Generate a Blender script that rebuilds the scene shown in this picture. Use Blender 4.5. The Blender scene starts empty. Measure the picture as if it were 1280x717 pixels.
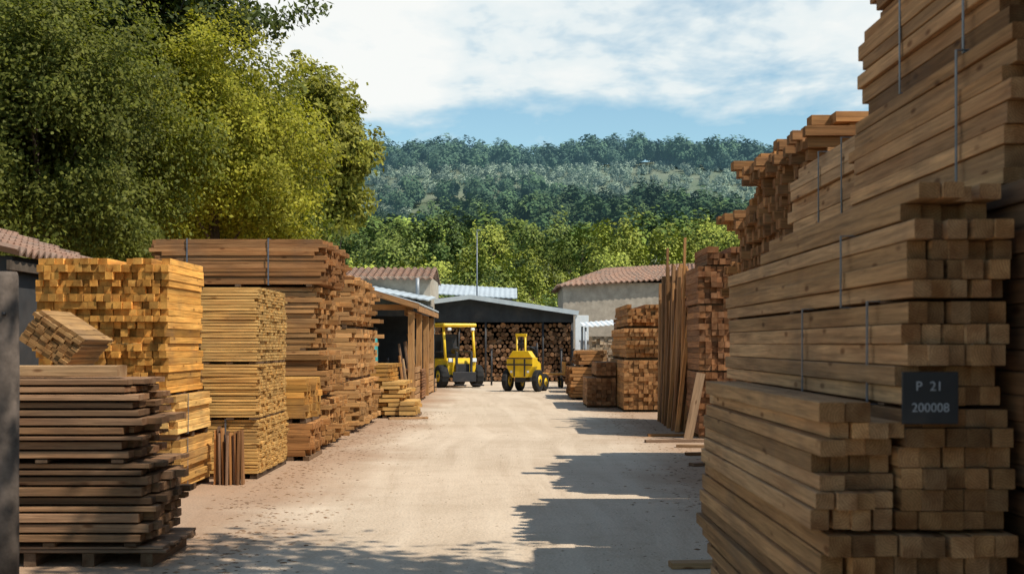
import bpy, math, random
import numpy as np
from mathutils import Vector, Matrix
random.seed(7); RNG=np.random.default_rng(7)
scene=bpy.context.scene; COL=scene.collection
scene.view_settings.view_transform='Standard'; scene.view_settings.look='None'; scene.view_settings.exposure=0

# ------------------------------------------------ node helpers
def newmat(name):
    m=bpy.data.materials.new(name); m.use_nodes=True
    nt=m.node_tree; b=nt.nodes['Principled BSDF']
    return m,nt,b
def N(nt,t,**k):
    n=nt.nodes.new(t)
    for a,v in k.items(): setattr(n,a,v)
    return n
def setin(nt,sock,v):
    if isinstance(v,bpy.types.NodeSocket): nt.links.new(v,sock)
    elif v is not None:
        try: sock.default_value=v
        except Exception: sock.default_value=(*v,1)
def math_(nt,op,a,b=None,c=None,clamp=False):
    n=N(nt,'ShaderNodeMath',operation=op,use_clamp=clamp)
    setin(nt,n.inputs[0],a)
    if b is not None: setin(nt,n.inputs[1],b)
    if c is not None: setin(nt,n.inputs[2],c)
    return n.outputs[0]
def mixc(nt,f,a,b,mode='MIX'):
    n=N(nt,'ShaderNodeMix',data_type='RGBA',blend_type=mode)
    setin(nt,n.inputs[0],f)
    for s,v in ((n.inputs[6],a),(n.inputs[7],b)):
        if isinstance(v,(tuple,list)) and len(v)==3: v=(*v,1)
        setin(nt,s,v)
    return n.outputs[2]
def noise(nt,vec,scale,detail=4,rough=0.55,dist=0.0):
    n=N(nt,'ShaderNodeTexNoise'); setin(nt,n.inputs['Vector'],vec)
    n.inputs['Scale'].default_value=scale; n.inputs['Detail'].default_value=detail
    n.inputs['Roughness'].default_value=rough; n.inputs['Distortion'].default_value=dist
    return n.outputs['Fac']
def mapr(nt,v,a,b,c,d):
    n=N(nt,'ShaderNodeMapRange'); setin(nt,n.inputs[0],v)
    for i,x in enumerate((a,b,c,d)): n.inputs[i+1].default_value=x
    return n.outputs[0]
def scalev(nt,vec,s):
    n=N(nt,'ShaderNodeMapping'); setin(nt,n.inputs[0],vec); n.inputs['Scale'].default_value=s
    return n.outputs[0]
def bump(nt,b,h,strength,dist):
    n=N(nt,'ShaderNodeBump'); n.inputs['Strength'].default_value=strength; n.inputs['Distance'].default_value=dist
    setin(nt,n.inputs['Height'],h); nt.links.new(n.outputs[0],b.inputs['Normal'])
def attr(nt,name):
    return N(nt,'ShaderNodeAttribute',attribute_name=name)
def grey(nt,v):
    n=N(nt,'ShaderNodeCombineColor')
    for i in range(3): setin(nt,n.inputs[i],v)
    return n.outputs[0]

# ------------------------------------------------ materials
def wood_side():
    m,nt,b=newmat('sawn_wood_side')
    t=attr(nt,'tint').outputs['Color']; bc=attr(nt,'bc').outputs['Vector']
    g=noise(nt,scalev(nt,bc,(1.5,42,42)),1.0,5,0.7,0.5)
    g2=noise(nt,scalev(nt,bc,(0.9,7,7)),1.0,3,0.6)
    c=mixc(nt,1.0,t,grey(nt,mapr(nt,g,0.3,0.72,0.5,1.32)),'MULTIPLY')
    c=mixc(nt,mapr(nt,g2,0.42,0.75,0,0.7),c,mixc(nt,1,c,(0.58,0.45,0.38),'MULTIPLY'))
    v=N(nt,'ShaderNodeTexVoronoi'); setin(nt,v.inputs['Vector'],scalev(nt,bc,(3.0,9,9))); v.inputs['Scale'].default_value=1
    kn=mapr(nt,v.outputs['Distance'],0.08,0.17,0.8,0)
    c=mixc(nt,kn,c,mixc(nt,1,c,(0.32,0.22,0.17),'MULTIPLY'))
    geo=N(nt,'ShaderNodeNewGeometry')
    w=noise(nt,geo.outputs['Position'],1.6,4,0.6)
    c=mixc(nt,mapr(nt,w,0.5,0.78,0,0.55),c,(0.15,0.10,0.068))
    setin(nt,b.inputs['Base Color'],c); b.inputs['Roughness'].default_value=0.82
    b.inputs['Specular IOR Level'].default_value=0.12
    bump(nt,b,g,0.8,0.007)
    return m
def wood_end():
    m,nt,b=newmat('sawn_wood_end')
    t=attr(nt,'tint').outputs['Color']; bc=attr(nt,'bc').outputs['Vector']
    s=N(nt,'ShaderNodeSeparateXYZ'); nt.links.new(bc,s.inputs[0])
    cx=N(nt,'ShaderNodeCombineXYZ'); nt.links.new(s.outputs[1],cx.inputs[0]); nt.links.new(s.outputs[2],cx.inputs[1])
    ln=N(nt,'ShaderNodeVectorMath',operation='LENGTH'); nt.links.new(cx.outputs[0],ln.inputs[0])
    nz=noise(nt,bc,14,3,0.6)
    r=math_(nt,'SINE',math_(nt,'ADD',math_(nt,'MULTIPLY',ln.outputs['Value'],620.0),math_(nt,'MULTIPLY',nz,9.0)))
    nn=noise(nt,scalev(nt,bc,(0.2,9,9)),1.0,3,0.5)
    c=mixc(nt,1.0,t,grey(nt,mapr(nt,r,-1,1,0.58,0.86)),'MULTIPLY')
    c=mixc(nt,mapr(nt,nn,0.35,0.7,0,0.8),c,mixc(nt,1,c,(0.45,0.32,0.25),'MULTIPLY'))
    fine=noise(nt,bc,160,2,0.6)
    c=mixc(nt,1.0,c,grey(nt,mapr(nt,fine,0.3,0.7,0.72,1.15)),'MULTIPLY')
    setin(nt,b.inputs['Base Color'],c); b.inputs['Roughness'].default_value=0.9
    b.inputs['Specular IOR Level'].default_value=0.1
    bump(nt,b,fine,0.6,0.003)
    return m
def simple(name,col,rough=0.6,metal=0.0,var=0.15,scale=4.0,spec=0.4,bmp=0.1,dirt=.35):
    m,nt,b=newmat(name)
    tc=N(nt,'ShaderNodeTexCoord').outputs['Object']
    n1=noise(nt,tc,scale,5,0.65)
    c=mixc(nt,1.0,(*col,1),grey(nt,mapr(nt,n1,0.3,0.7,1-var,1+var)),'MULTIPLY')
    n2=noise(nt,tc,scale*0.35,4,0.6)
    c=mixc(nt,mapr(nt,n2,0.55,0.8,0,dirt),c,(0.17,0.13,0.10))
    setin(nt,b.inputs['Base Color'],c); b.inputs['Roughness'].default_value=rough
    b.inputs['Metallic'].default_value=metal; b.inputs['Specular IOR Level'].default_value=spec
    bump(nt,b,n1,bmp,0.01)
    return m
def leafmat(name,transl=0.35,haze=False):
    m,nt,b=newmat(name)
    t=attr(nt,'tint').outputs['Color']
    c=t
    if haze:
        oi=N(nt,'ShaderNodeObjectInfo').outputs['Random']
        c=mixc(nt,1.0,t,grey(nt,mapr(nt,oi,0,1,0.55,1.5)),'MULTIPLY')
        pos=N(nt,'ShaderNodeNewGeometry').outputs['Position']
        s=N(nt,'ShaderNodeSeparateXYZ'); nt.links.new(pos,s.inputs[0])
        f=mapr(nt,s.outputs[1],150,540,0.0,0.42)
        c=mixc(nt,f,c,(0.11,0.19,0.20))  # aerial haze painted into the leaf colour, stronger with distance
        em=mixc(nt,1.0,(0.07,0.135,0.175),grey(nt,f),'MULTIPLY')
        setin(nt,b.inputs['Emission Color'],em); b.inputs['Emission Strength'].default_value=1.0  # faint blue glow from the leaves imitates haze
    setin(nt,b.inputs['Base Color'],c); b.inputs['Roughness'].default_value=0.6
    b.inputs['Specular IOR Level'].default_value=0.2 if not haze else 0.0
    if transl>0:
        tr=N(nt,'ShaderNodeBsdfTranslucent'); setin(nt,tr.inputs[0],mixc(nt,1,c,(1.4,1.45,0.55),'MULTIPLY'))
        mx=N(nt,'ShaderNodeMixShader'); mx.inputs[0].default_value=transl
        nt.links.new(b.outputs[0],mx.inputs[1]); nt.links.new(tr.outputs[0],mx.inputs[2])
        nt.links.new(mx.outputs[0],nt.nodes['Material Output'].inputs[0])
    return m
WS=wood_side(); WE=wood_end()
M_leaf=leafmat('leaf_foliage',0.38); M_pine=leafmat('pine_needles',0.25); M_belt=leafmat('belt_foliage',0.0); M_hill=leafmat('hazed_distant_foliage',0.0,True)
M_bark=simple('bark',(0.10,0.075,0.055),0.9,0,0.4,6,0.2,0.8)
M_yel=simple('yellow_paint',(0.78,0.50,0.015),0.4,0,0.1,5,0.5,0.03,.25)
M_blk=simple('black_steel',(0.025,0.025,0.028),0.5,0,0.2,5,0.4)
M_rub=simple('rubber',(0.02,0.02,0.02),0.85,0,0.3,9,0.2,0.3)
M_gal=simple('galvanised_steel',(0.30,0.32,0.34),0.5,0.4,0.15,3)
M_strap=simple('steel_strap',(0.16,0.18,0.21),0.45,0.5,0.25,20)
M_plaster=simple('beige_plaster',(0.38,0.33,0.265),0.9,0,0.25,2.5,0.2,0.6)
M_darkwall=simple('dark_shed_wall',(0.035,0.04,0.045),0.8,0,0.3,2,0.2)
M_white=simple('white_sheet',(0.72,0.76,0.78),0.5,0,0.08,2)
M_roofmetal=simple('grey_sheet_roof',(0.46,0.52,0.56),0.5,0.1,0.15,1.5)
M_glass=simple('dark_glass',(0.03,0.04,0.045),0.12,0,0.05,2,0.5,0)
M_teal=simple('teal_tarp',(0.03,0.28,0.27),0.6,0,0.2,4)
M_post=simple('weathered_grey_post',(0.14,0.11,0.09),0.9,0,0.45,7,0.2,0.6)
M_orange=simple('orange_paint',(0.55,0.25,0.04),0.5,0,0.2,5)
M_skin_sign=simple('black_sign_board',(0.012,0.014,0.018),0.5,0,0.2,5)
M_letter=simple('grey_lettering',(0.30,0.32,0.35),0.8,0,0.2,30,0.2,0)
M_concrete=simple('grey_block_wall',(0.25,0.24,0.23),0.9,0,0.2,2.5,0.2,0.3)
M_red=simple('faded_red_paint',(0.35,0.05,0.03),0.5,0,0.2,5)
def tile_mat():
    m,nt,b=newmat('terracotta_tiles')
    tc=N(nt,'ShaderNodeTexCoord').outputs['Object']
    n1=noise(nt,tc,9,3,0.6); n2=noise(nt,tc,1.6,5,0.6)
    c=mixc(nt,mapr(nt,n1,0.3,0.7,0,1),(0.25,0.125,0.08),(0.34,0.22,0.155))
    c=mixc(nt,mapr(nt,n2,0.42,0.68,0,0.8),c,(0.16,0.125,0.10))
    setin(nt,b.inputs['Base Color'],c); b.inputs['Roughness'].default_value=0.9
    return m
M_tile=tile_mat()

# ------------------------------------------------ object helpers
def link(o,parent=None):
    COL.objects.link(o)
    if parent is not None: o.parent=parent
    return o
def root(name,loc,label,cat,group=None,yaw=0):
    e=bpy.data.objects.new(name,None); e.empty_display_size=0.3
    e.location=loc; e.rotation_euler=(0,0,yaw); link(e)
    e['label']=label; e['category']=cat
    if group: e['group']=group
    return e
def mesh_obj(name,V,F,mats,parent=None,mi=None,smooth=False,tint=None,bc=None,loc=None):
    me=bpy.data.meshes.new(name); me.from_pydata([tuple(v) for v in V],[],F)
    for m in (mats if isinstance(mats,(list,tuple)) else [mats]): me.materials.append(m)
    if mi is not None: me.polygons.foreach_set('material_index',mi)
    if smooth: me.polygons.foreach_set('use_smooth',[True]*len(F))
    if tint is not None:
        a=me.attributes.new('tint','FLOAT_COLOR','POINT'); a.data.foreach_set('color',np.asarray(tint,dtype=np.float32).ravel())
    if bc is not None:
        a=me.attributes.new('bc','FLOAT_VECTOR','POINT'); a.data.foreach_set('vector',np.asarray(bc,dtype=np.float32).ravel())
    me.update()
    o=bpy.data.objects.new(name,me)
    if loc is not None: o.location=loc
    return link(o,parent)
def quad_mesh(name,V,mat,tint=None,k=4):
    n=len(V)//k; me=bpy.data.meshes.new(name)
    me.vertices.add(len(V)); me.vertices.foreach_set('co',V.astype(np.float32).ravel())
    me.loops.add(len(V)); me.loops.foreach_set('vertex_index',np.arange(len(V),dtype=np.int32))
    me.polygons.add(n); me.polygons.foreach_set('loop_start',np.arange(0,len(V),k,dtype=np.int32))
    try: me.polygons.foreach_set('loop_total',np.full(n,k,dtype=np.int32))
    except Exception: pass
    if tint is not None:
        a=me.attributes.new('tint','FLOAT_COLOR','POINT'); a.data.foreach_set('color',tint.astype(np.float32).ravel())
    me.materials.append(mat); me.update(calc_edges=True); me.validate()
    return me

# ------------------------------------------------ beams
class WB:
    def __init__(s): s.V=[];s.F=[];s.mi=[];s.t=[];s.bc=[]
    def beam(s,c,ax,L,W,H,col,ch=0.003):
        u,v,w=ax; base=len(s.V)
        a,b=W/2,H/2
        if ch>0: cs=[(-a+ch,-b),(a-ch,-b),(a,-b+ch),(a,b-ch),(a-ch,b),(-a+ch,b),(-a,b-ch),(-a,-b+ch)]
        else: cs=[(-a,-b),(a,-b),(a,b),(-a,b)]
        k=len(cs); ru=random.uniform(0,90); rv=random.uniform(-.07,.07); rw=random.uniform(-.07,.07)
        for e in (-.5,.5):
            for (p,q) in cs:
                P=c+u*(e*L)+v*p+w*q
                s.V.append((P.x,P.y,P.z)); s.bc.append((e*L+ru,p+rv,q+rw)); s.t.append((*col,1))
        o=base
        for i in range(k):
            i2=(i+1)%k
            s.F.append((o+i,o+i2,o+k+i2,o+k+i)); s.mi.append(0)
        s.F.append(tuple(base+i for i in reversed(range(k)))); s.mi.append(1)
        o=base+k
        s.F.append(tuple(o+i for i in range(k))); s.mi.append(1)
    def obj(s,name,parent=None,loc=None):
        return mesh_obj(name,s.V,s.F,[WS,WE],parent,s.mi,False,s.t,s.bc,loc)
X,Y,Z=Vector((1,0,0)),Vector((0,1,0)),Vector((0,0,1))
def vary(col,v):
    f=1+random.gauss(0,v); f=max(0.45,min(1.6,f)); h=random.uniform(-v,v)*0.35
    return (col[0]*f*(1+h*0.5),col[1]*f,col[2]*f*(1-h))
def pack(wb,x0,x1,y0,y1,z0,z1,axis,bw,bh,col,var=0.16,jit=0.03,gapz=0.0,gapw=0.003,ch=0.003,lj=0.012,yaw=0.0,aj=0.0,miss=0.0,hv=0.08,lv=0.06):
    cx,cy=(x0+x1)/2,(y0+y1)/2
    U,A=(X,Y) if axis=='x' else (Y,X)
    nl=max(1,round((z1-z0)/(bh+gapz)))
    hs=[random.uniform(1-hv,1+hv) for _ in range(nl)]; tot=sum(hs); hs=[q*(z1-z0)/tot for q in hs]
    lo,hi=(y0,y1) if axis=='x' else (x0,x1)
    L=(x1-x0) if axis=='x' else (y1-y0)
    zb=z0
    for k in range(nl):
        h=hs[k]; zc=zb+h/2; zb+=h
        bwk=bw*random.choice((1,1,1,0.9,1.1)) if aj else bw
        n=max(1,round((hi-lo)/bwk)); wd=(hi-lo)/n
        la=random.gauss(0,lj); lb=random.gauss(0,min(lj,.04)*0.5)
        lc=1+random.gauss(0,lv); colk=(col[0]*lc,col[1]*lc,col[2]*lc)
        top=k>=nl-1
        for i in range(n):
            if top and miss and random.random()<miss: continue
            inner=(2<=i<n-2) and not top
            e0=random.uniform(-jit,jit*0.6); e1=random.uniform(-jit*0.6,jit)
            if random.random()<0.06: e1+=jit*1.5*random.choice((-1,1)); e0+=jit*random.choice((-1,1))
            LL=L-e0+e1; off=(e0+e1)/2+la
            p=lo+(i+.5)*wd+lb+random.gauss(0,aj if aj else 0.001)
            if axis=='x': c=Vector((cx+off,p,zc))
            else: c=Vector((p,cy+off,zc))
            a2=random.gauss(0,0.003 if L>1.5 else 0.006)
            R2=Matrix.Rotation(yaw+a2,3,'Z')
            u=R2@U; v=R2@A
            if axis=='y': v=-v
            w=u.cross(v)
            wb.beam(c,(u,v,w),LL,wd-gapw*(1+random.random()),h-gapz-0.002-random.random()*0.003,vary(colk,var),0 if inner else ch)
def strapmesh(x0,x1,y0,y1,z0,z1,axis,pos,wid=0.022,t=0.004,parent=None,m=None):
    V=[];F=[]
    o=0.010
    if axis=='y': ring=[(x0-o,z0-o),(x1+o,z0-o),(x1+o,z1+o),(x0-o,z1+o)]
    else: ring=[(y0-o,z0-o),(y1+o,z0-o),(y1+o,z1+o),(y0-o,z1+o)]
    ca=(ring[0][0]+ring[2][0])/2; cb=(ring[0][1]+ring[2][1])/2
    for s in (-wid/2,wid/2):
        for oo in (0,t):
            for (a,b) in ring:
                a2=a+(oo if a>ca else -oo); b2=b+(oo if b>cb else -oo)
                V.append((a2,pos+s,b2) if axis=='y' else (pos+s,a2,b2))
    for i in range(4):
        j=(i+1)%4
        F+= [(4+i,4+j,12+j,12+i),(i,j,8+j,8+i),(i,j,4+j,4+i),(8+i,8+j,12+j,12+i)]
    return mesh_obj('strap',V,F,m or M_strap,parent)
def bearers(parent,x0,x1,y0,y1,z0,z1,axis,col,n=3):
    for i in range(n):
        f=0.08+0.84*i/(n-1)
        wb=WB()
        if axis=='y':
            c=Vector(((x0+x1)/2,y0+(y1-y0)*f,(z0+z1)/2)); wb.beam(c,(X,Y,Z),(x1-x0)-0.02,0.09,z1-z0-0.004,vary(col,.2))
        else:
            c=Vector((x0+(x1-x0)*f,(y0+y1)/2,(z0+z1)/2)); wb.beam(c,(Y,-X,Z),(y1-y0)-0.02,0.09,z1-z0-0.004,vary(col,.2))
        wb.obj('bearer',parent)
def stack(label,packs,group='timber stacks along the yard road',cat='lumber stack',bcol=(0.2,0.13,0.08)):
    p0=packs[0]
    r=root('lumber_stack',((p0['b'][0]+p0['b'][1])/2,(p0['b'][2]+p0['b'][3])/2,0),label,cat,group)
    off=Vector(r.location)
    for p in packs:
        x0,x1,y0,y1,z0,z1=p['b']; x0-=off.x;x1-=off.x;y0-=off.y;y1-=off.y
        bear=p.get('bear',0.07)
        if bear>0: bearers(r,x0,x1,y0,y1,z0,z0+bear,p['ax'],bcol,p.get('nb',3))
        wb=WB()
        kw={k:v for k,v in p.items() if k not in('b','ax','w','h','c','bear','straps','nb')}
        pack(wb,x0,x1,y0,y1,z0+bear,z1,p['ax'],p['w'],p['h'],p['c'],**kw)
        wb.obj('timber_pack',r)
        for s in p.get('straps',()):
            strapmesh(x0-0.01,x1+0.01,y0-0.01,y1+0.01,z0+bear,z1,p['ax'],s-(off.y if p['ax']=='y' else off.x),parent=r)
    return r
GOLD=(0.60,0.32,0.085); YEL=(0.72,0.44,0.15); BRN=(0.27,0.135,0.058); GRB=(0.25,0.155,0.095)
ORG=(0.47,0.23,0.085); TAN=(0.48,0.30,0.155); RED=(0.30,0.145,0.068)

# ---- B near left low stack
stack('low pile of weathered brown planks on a pallet',[
 dict(b=(-4.25,-2.66,9.75,10.8,0.0,0.16),ax='x',w=0.11,h=0.03,c=GRB,bear=0.11,jit=0.03,nb=4),
 dict(b=(-4.25,-2.78,9.7,10.7,0.165,0.80),ax='x',w=0.15,h=0.05,c=(0.28,0.16,0.085),gapz=0.014,jit=0.06,bear=0.03,var=0.22,lj=0.04,lv=.2,hv=.3),
 dict(b=(-4.25,-2.88,9.68,10.65,0.80,1.44),ax='x',w=0.15,h=0.05,c=(0.30,0.17,0.09),gapz=0.014,jit=0.07,bear=0.03,var=0.22,lj=0.045,lv=.2,hv=.3),
])
r=root('timber_plank',(-3.6,10.1,1.445),'single pale squared beam lying on the weathered plank pile','timber')
wb=WB(); wb.beam(Vector((0,0,0.045)),(X,Y,Z),1.05,0.25,0.085,TAN,0.004); wb.obj('beam',r)
r=root('tilted_timber_bundle',(-3.80,10.7,1.60),'tilted bundle of short golden battens resting on the plank pile','timber bundle')
wb=WB(); pack(wb,-0.25,0.20,-0.3,0.4,0,0.30,'y',0.075,0.034,(0.50,0.29,0.12),0.16,0.02,ch=0.002,aj=0.002)
wb.obj('batten_bundle',r); r.rotation_euler=(0,math.radians(33),0)
# ---- C
stack('tall stack of golden square beams with cut ends showing',[
 dict(b=(-5.3,-3.72,14.3,15.85,0,0.62),ax='y',w=0.10,h=0.075,c=(0.66,0.38,0.12),jit=0.06,straps=(14.6,),lj=0.03,lv=.1),
 dict(b=(-5.3,-3.74,14.3,15.85,0.62,1.12),ax='y',w=0.10,h=0.075,c=YEL,jit=0.06,straps=(14.7,),lj=0.03,lv=.1),
 dict(b=(-5.32,-3.84,14.3,15.85,1.12,2.66),ax='y',w=0.088,h=0.08,c=(0.72,0.37,0.09),jit=0.07,bear=0.03,var=0.22,lj=0.02,aj=0.003,miss=0.3,hv=.12),
])
# ---- D
stack('bright yellow pine stack of thin freshly sawn planks',[
 dict(b=(-3.86,-3.2,16.1,18.2,0,0.75),ax='x',w=0.13,h=0.036,c=YEL,jit=0.018,gapz=0.004,var=.09,lj=.008,straps=(-3.6,)),
 dict(b=(-3.88,-3.2,16.05,18.1,0.75,1.45),ax='x',w=0.13,h=0.036,c=YEL,jit=0.018,gapz=0.004,bear=0.03,var=.09,lj=.008),
 dict(b=(-3.9,-3.2,16.05,18.1,1.45,2.42),ax='x',w=0.13,h=0.034,c=(0.74,0.47,0.17),jit=0.02,gapz=0.004,bear=0.03,var=.09,lj=.008,miss=0.25),
])
stack('small pile of reddish beams tucked behind the pale boards',[
 dict(b=(-3.5,-2.95,18.6,19.9,0,0.55),ax='x',w=0.1,h=0.09,c=ORG,jit=0.05),
 dict(b=(-3.5,-3.0,18.6,19.9,0.55,1.2),ax='x',w=0.1,h=0.09,c=GOLD,jit=0.05),
])
r=root('standing_planks',(-3.45,15.5,0),'short dark brown planks standing upright beside the pale stack','planks')
for i in range(11):
    wb=WB(); a=Matrix.Rotation(random.gauss(0,0.03),3,'Y')@Matrix.Rotation(random.uniform(-0.06,0.02),3,'X')
    h=random.uniform(0.58,0.72)
    wb.beam(Vector((-0.14+i*0.032,random.uniform(-.05,.05),h/2)),(a@Z,a@X,a@Y),h,0.024,0.12,vary(random.choice((BRN,ORG,GRB)),.2),0.002)
    wb.obj('plank',r)
# ---- E
stack('high wide stack of long brown beams with ragged ends',[
 dict(b=(-5.8,-3.04,20.6,23.0,0,0.8),ax='x',w=0.12,h=0.08,c=(0.52,0.28,0.105),jit=0.10,lj=0.03,gapz=0.005,lv=.14),
 dict(b=(-5.8,-3.1,20.6,23.0,0.8,1.6),ax='x',w=0.12,h=0.075,c=(0.50,0.27,0.105),jit=0.12,lj=0.04,gapz=0.006,lv=.14),
 dict(b=(-5.8,-3.16,20.6,23.0,1.6,2.62),ax='x',w=0.12,h=0.075,c=(0.50,0.27,0.105),jit=0.12,lj=0.04,gapz=0.006,bear=0.04,lv=.14),
 dict(b=(-5.75,-3.04,20.5,23.0,2.62,3.38),ax='x',w=0.12,h=0.065,c=(0.41,0.20,0.08),jit=0.10,lj=0.03,bear=0.04,miss=0.3,straps=(-5.2,-3.9),lv=.14),
])
# ---- F
stack('tall stack of orange-brown beams beside the open shed',[
 dict(b=(-4.6,-3.0,24.4,28.2,0,1.0),ax='x',w=0.12,h=0.085,c=(0.58,0.33,0.13),jit=0.09,lj=0.03,lv=.12),
 dict(b=(-4.6,-3.04,24.4,28.2,1.0,2.0),ax='x',w=0.12,h=0.085,c=(0.58,0.33,0.135),jit=0.10,lj=0.03,lv=.12),
 dict(b=(-4.6,-3.08,24.4,27.9,2.0,3.02),ax='x',w=0.12,h=0.08,c=(0.52,0.28,0.11),jit=0.12,lj=0.04,miss=0.3,lv=.12),
])
# ---- G
stack('low stepped piles of pale boards beside the road',[
 dict(b=(-3.45,-2.85,29.4,31.6,0,1.25),ax='x',w=0.14,h=0.08,c=GOLD,jit=0.08,gapz=0.02,lj=0.04),
 dict(b=(-2.95,-2.5,29.3,31.3,0,0.85),ax='x',w=0.14,h=0.08,c=YEL,jit=0.07,gapz=0.02,lj=0.05),
 dict(b=(-2.55,-2.2,29.2,31.0,0,0.4),ax='x',w=0.14,h=0.08,c=YEL,jit=0.07,gapz=0.02,lj=0.05),
])
stack('small dark plank pile at the shed entrance',[dict(b=(-3.4,-2.7,38.5,40.2,0,0.95),ax='y',w=0.14,h=0.07,c=RED,jit=0.06,gapz=0.02)])

# ---- R1
stack('near timber stack of squared beams held by steel straps',[
 dict(b=(1.17,1.84,4.72,7.6,0,0.52),ax='y',w=0.082,h=0.076,c=(0.38,0.21,0.10),jit=0.045,lj=0.03,var=.26,hv=.2,lv=.12,aj=.003),
 dict(b=(1.15,1.84,4.71,7.75,0.52,1.00),ax='y',w=0.082,h=0.076,c=(0.42,0.235,0.11),jit=0.045,lj=0.035,bear=0.02,var=.26,hv=.2,lv=.12,aj=.003),
 dict(b=(1.13,1.42,4.70,7.4,1.00,1.49),ax='y',w=0.082,h=0.072,c=(0.50,0.285,0.135),jit=0.06,lj=0.06,bear=0.015,miss=0.2,var=.24,hv=.2,lv=.12,aj=.004),
 dict(b=(1.43,1.84,4.73,8.2,1.00,1.46),ax='y',w=0.082,h=0.076,c=(0.40,0.225,0.105),jit=0.03,lj=0.012,bear=0.015,var=.26,hv=.12,lv=.1),
 dict(b=(1.45,1.83,4.76,8.6,1.46,1.86),ax='y',w=0.082,h=0.074,c=(0.46,0.262,0.125),jit=0.05,lj=0.03,bear=0.012,straps=(5.15,6.3),var=.24,hv=.2,aj=.004,lv=.12),
 dict(b=(1.46,1.83,4.76,8.7,1.86,2.16),ax='y',w=0.082,h=0.07,c=(0.49,0.28,0.135),jit=0.06,lj=0.05,bear=0.012,straps=(5.6,),var=.24,hv=.2,aj=.004,lv=.12),
 dict(b=(1.50,1.83,4.85,7.6,2.16,2.30),ax='y',w=0.09,h=0.072,c=(0.52,0.30,0.145),jit=0.09,lj=0.07,bear=0.012,var=.2,miss=.25),
],bcol=(0.25,0.15,0.09))
# ---- R2
stack('towering stack of long squared beams strapped in layers',[
 dict(b=(1.90,3.1,4.68,7.8,0,1.15),ax='y',w=0.095,h=0.09,c=(0.16,0.083,0.042),jit=0.04,var=.24,hv=.12),  # lower two packs coloured dark to deepen the shade on them
 dict(b=(1.88,3.1,4.68,8.0,1.15,2.31),ax='y',w=0.095,h=0.09,c=(0.18,0.094,0.047),jit=0.04,bear=0.02,var=.24,hv=.12),
 dict(b=(1.93,3.1,5.0,7.25,2.315,2.95),ax='y',w=0.09,h=0.08,c=(0.44,0.245,0.115),jit=0.05,lj=0.03,bear=0.012,straps=(5.5,),var=.24,hv=.2,aj=.004,lv=.12),
 dict(b=(1.96,3.1,5.15,7.15,2.95,3.45),ax='y',w=0.09,h=0.08,c=(0.41,0.222,0.10),jit=0.06,lj=0.05,bear=0.015,straps=(5.5,6.4),var=.24,hv=.2,aj=.004,lv=.12),
 dict(b=(2.03,3.1,5.2,7.1,3.45,3.95),ax='y',w=0.09,h=0.08,c=(0.38,0.20,0.095),jit=0.07,lj=0.05,bear=0.015,var=.24,hv=.2,lv=.12),
],bcol=(0.2,0.12,0.07))
stack('mid-height stack of long pale beams with steel straps',[
 dict(b=(2.04,3.2,8.05,9.3,0,1.3),ax='y',w=0.10,h=0.10,c=(0.38,0.22,0.115),jit=0.05),
 dict(b=(2.04,3.2,8.1,9.35,1.3,2.25),ax='y',w=0.10,h=0.09,c=(0.45,0.265,0.135),jit=0.05,bear=0.02,straps=(8.6,)),
 dict(b=(2.08,3.2,7.45,9.45,2.25,2.98),ax='y',w=0.10,h=0.08,c=(0.52,0.31,0.16),jit=0.12,lj=0.08,bear=0.02,straps=(8.0,8.6),hv=.15),
])
stack('high stack of beams with rough ends facing the road',[
 dict(b=(2.38,3.9,9.7,13.0,0,1.2),ax='x',w=0.11,h=0.1,c=ORG,jit=0.05),
 dict(b=(2.36,3.9,9.7,13.0,1.2,2.4),ax='x',w=0.11,h=0.1,c=(0.40,0.21,0.09),jit=0.07,lj=0.03),
 dict(b=(2.32,3.9,9.75,12.9,2.4,3.0),ax='x',w=0.10,h=0.085,c=(0.40,0.205,0.09),jit=0.09,lj=0.035,bear=0.03),
 dict(b=(2.34,3.9,9.75,12.2,3.0,3.36),ax='x',w=0.10,h=0.085,c=(0.40,0.205,0.09),jit=0.13,lj=0.06,bear=0.03,miss=0.3),
])
stack('tall stack of dark beams standing back from the road',[
 dict(b=(3.32,4.6,13.2,19.2,0,2.0),ax='y',w=0.13,h=0.12,c=RED,jit=0.1),
 dict(b=(3.30,4.6,13.2,18.9,2.0,2.9),ax='x',w=0.16,h=0.11,c=ORG,jit=0.22,lj=0.1),
 dict(b=(3.30,4.6,13.2,18.2,2.9,3.5),ax='x',w=0.2,h=0.11,c=ORG,jit=0.3,lj=0.12,miss=.5),
 dict(b=(3.4,4.6,13.2,16.8,3.5,4.1),ax='x',w=0.22,h=0.11,c=ORG,jit=0.35,lj=0.15,miss=.5),
])
stack('unseen stack of dark beams added to shade the near timber',[  # out of view, added so its shadow darkens the near beam ends
 dict(b=(2.3,3.9,0.9,4.0,0,2.7),ax='y',w=0.2,h=0.2,c=BRN,jit=0.05),
 dict(b=(2.3,3.9,0.9,4.1,2.7,5.6),ax='y',w=0.2,h=0.2,c=BRN,jit=0.05),
])
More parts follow.
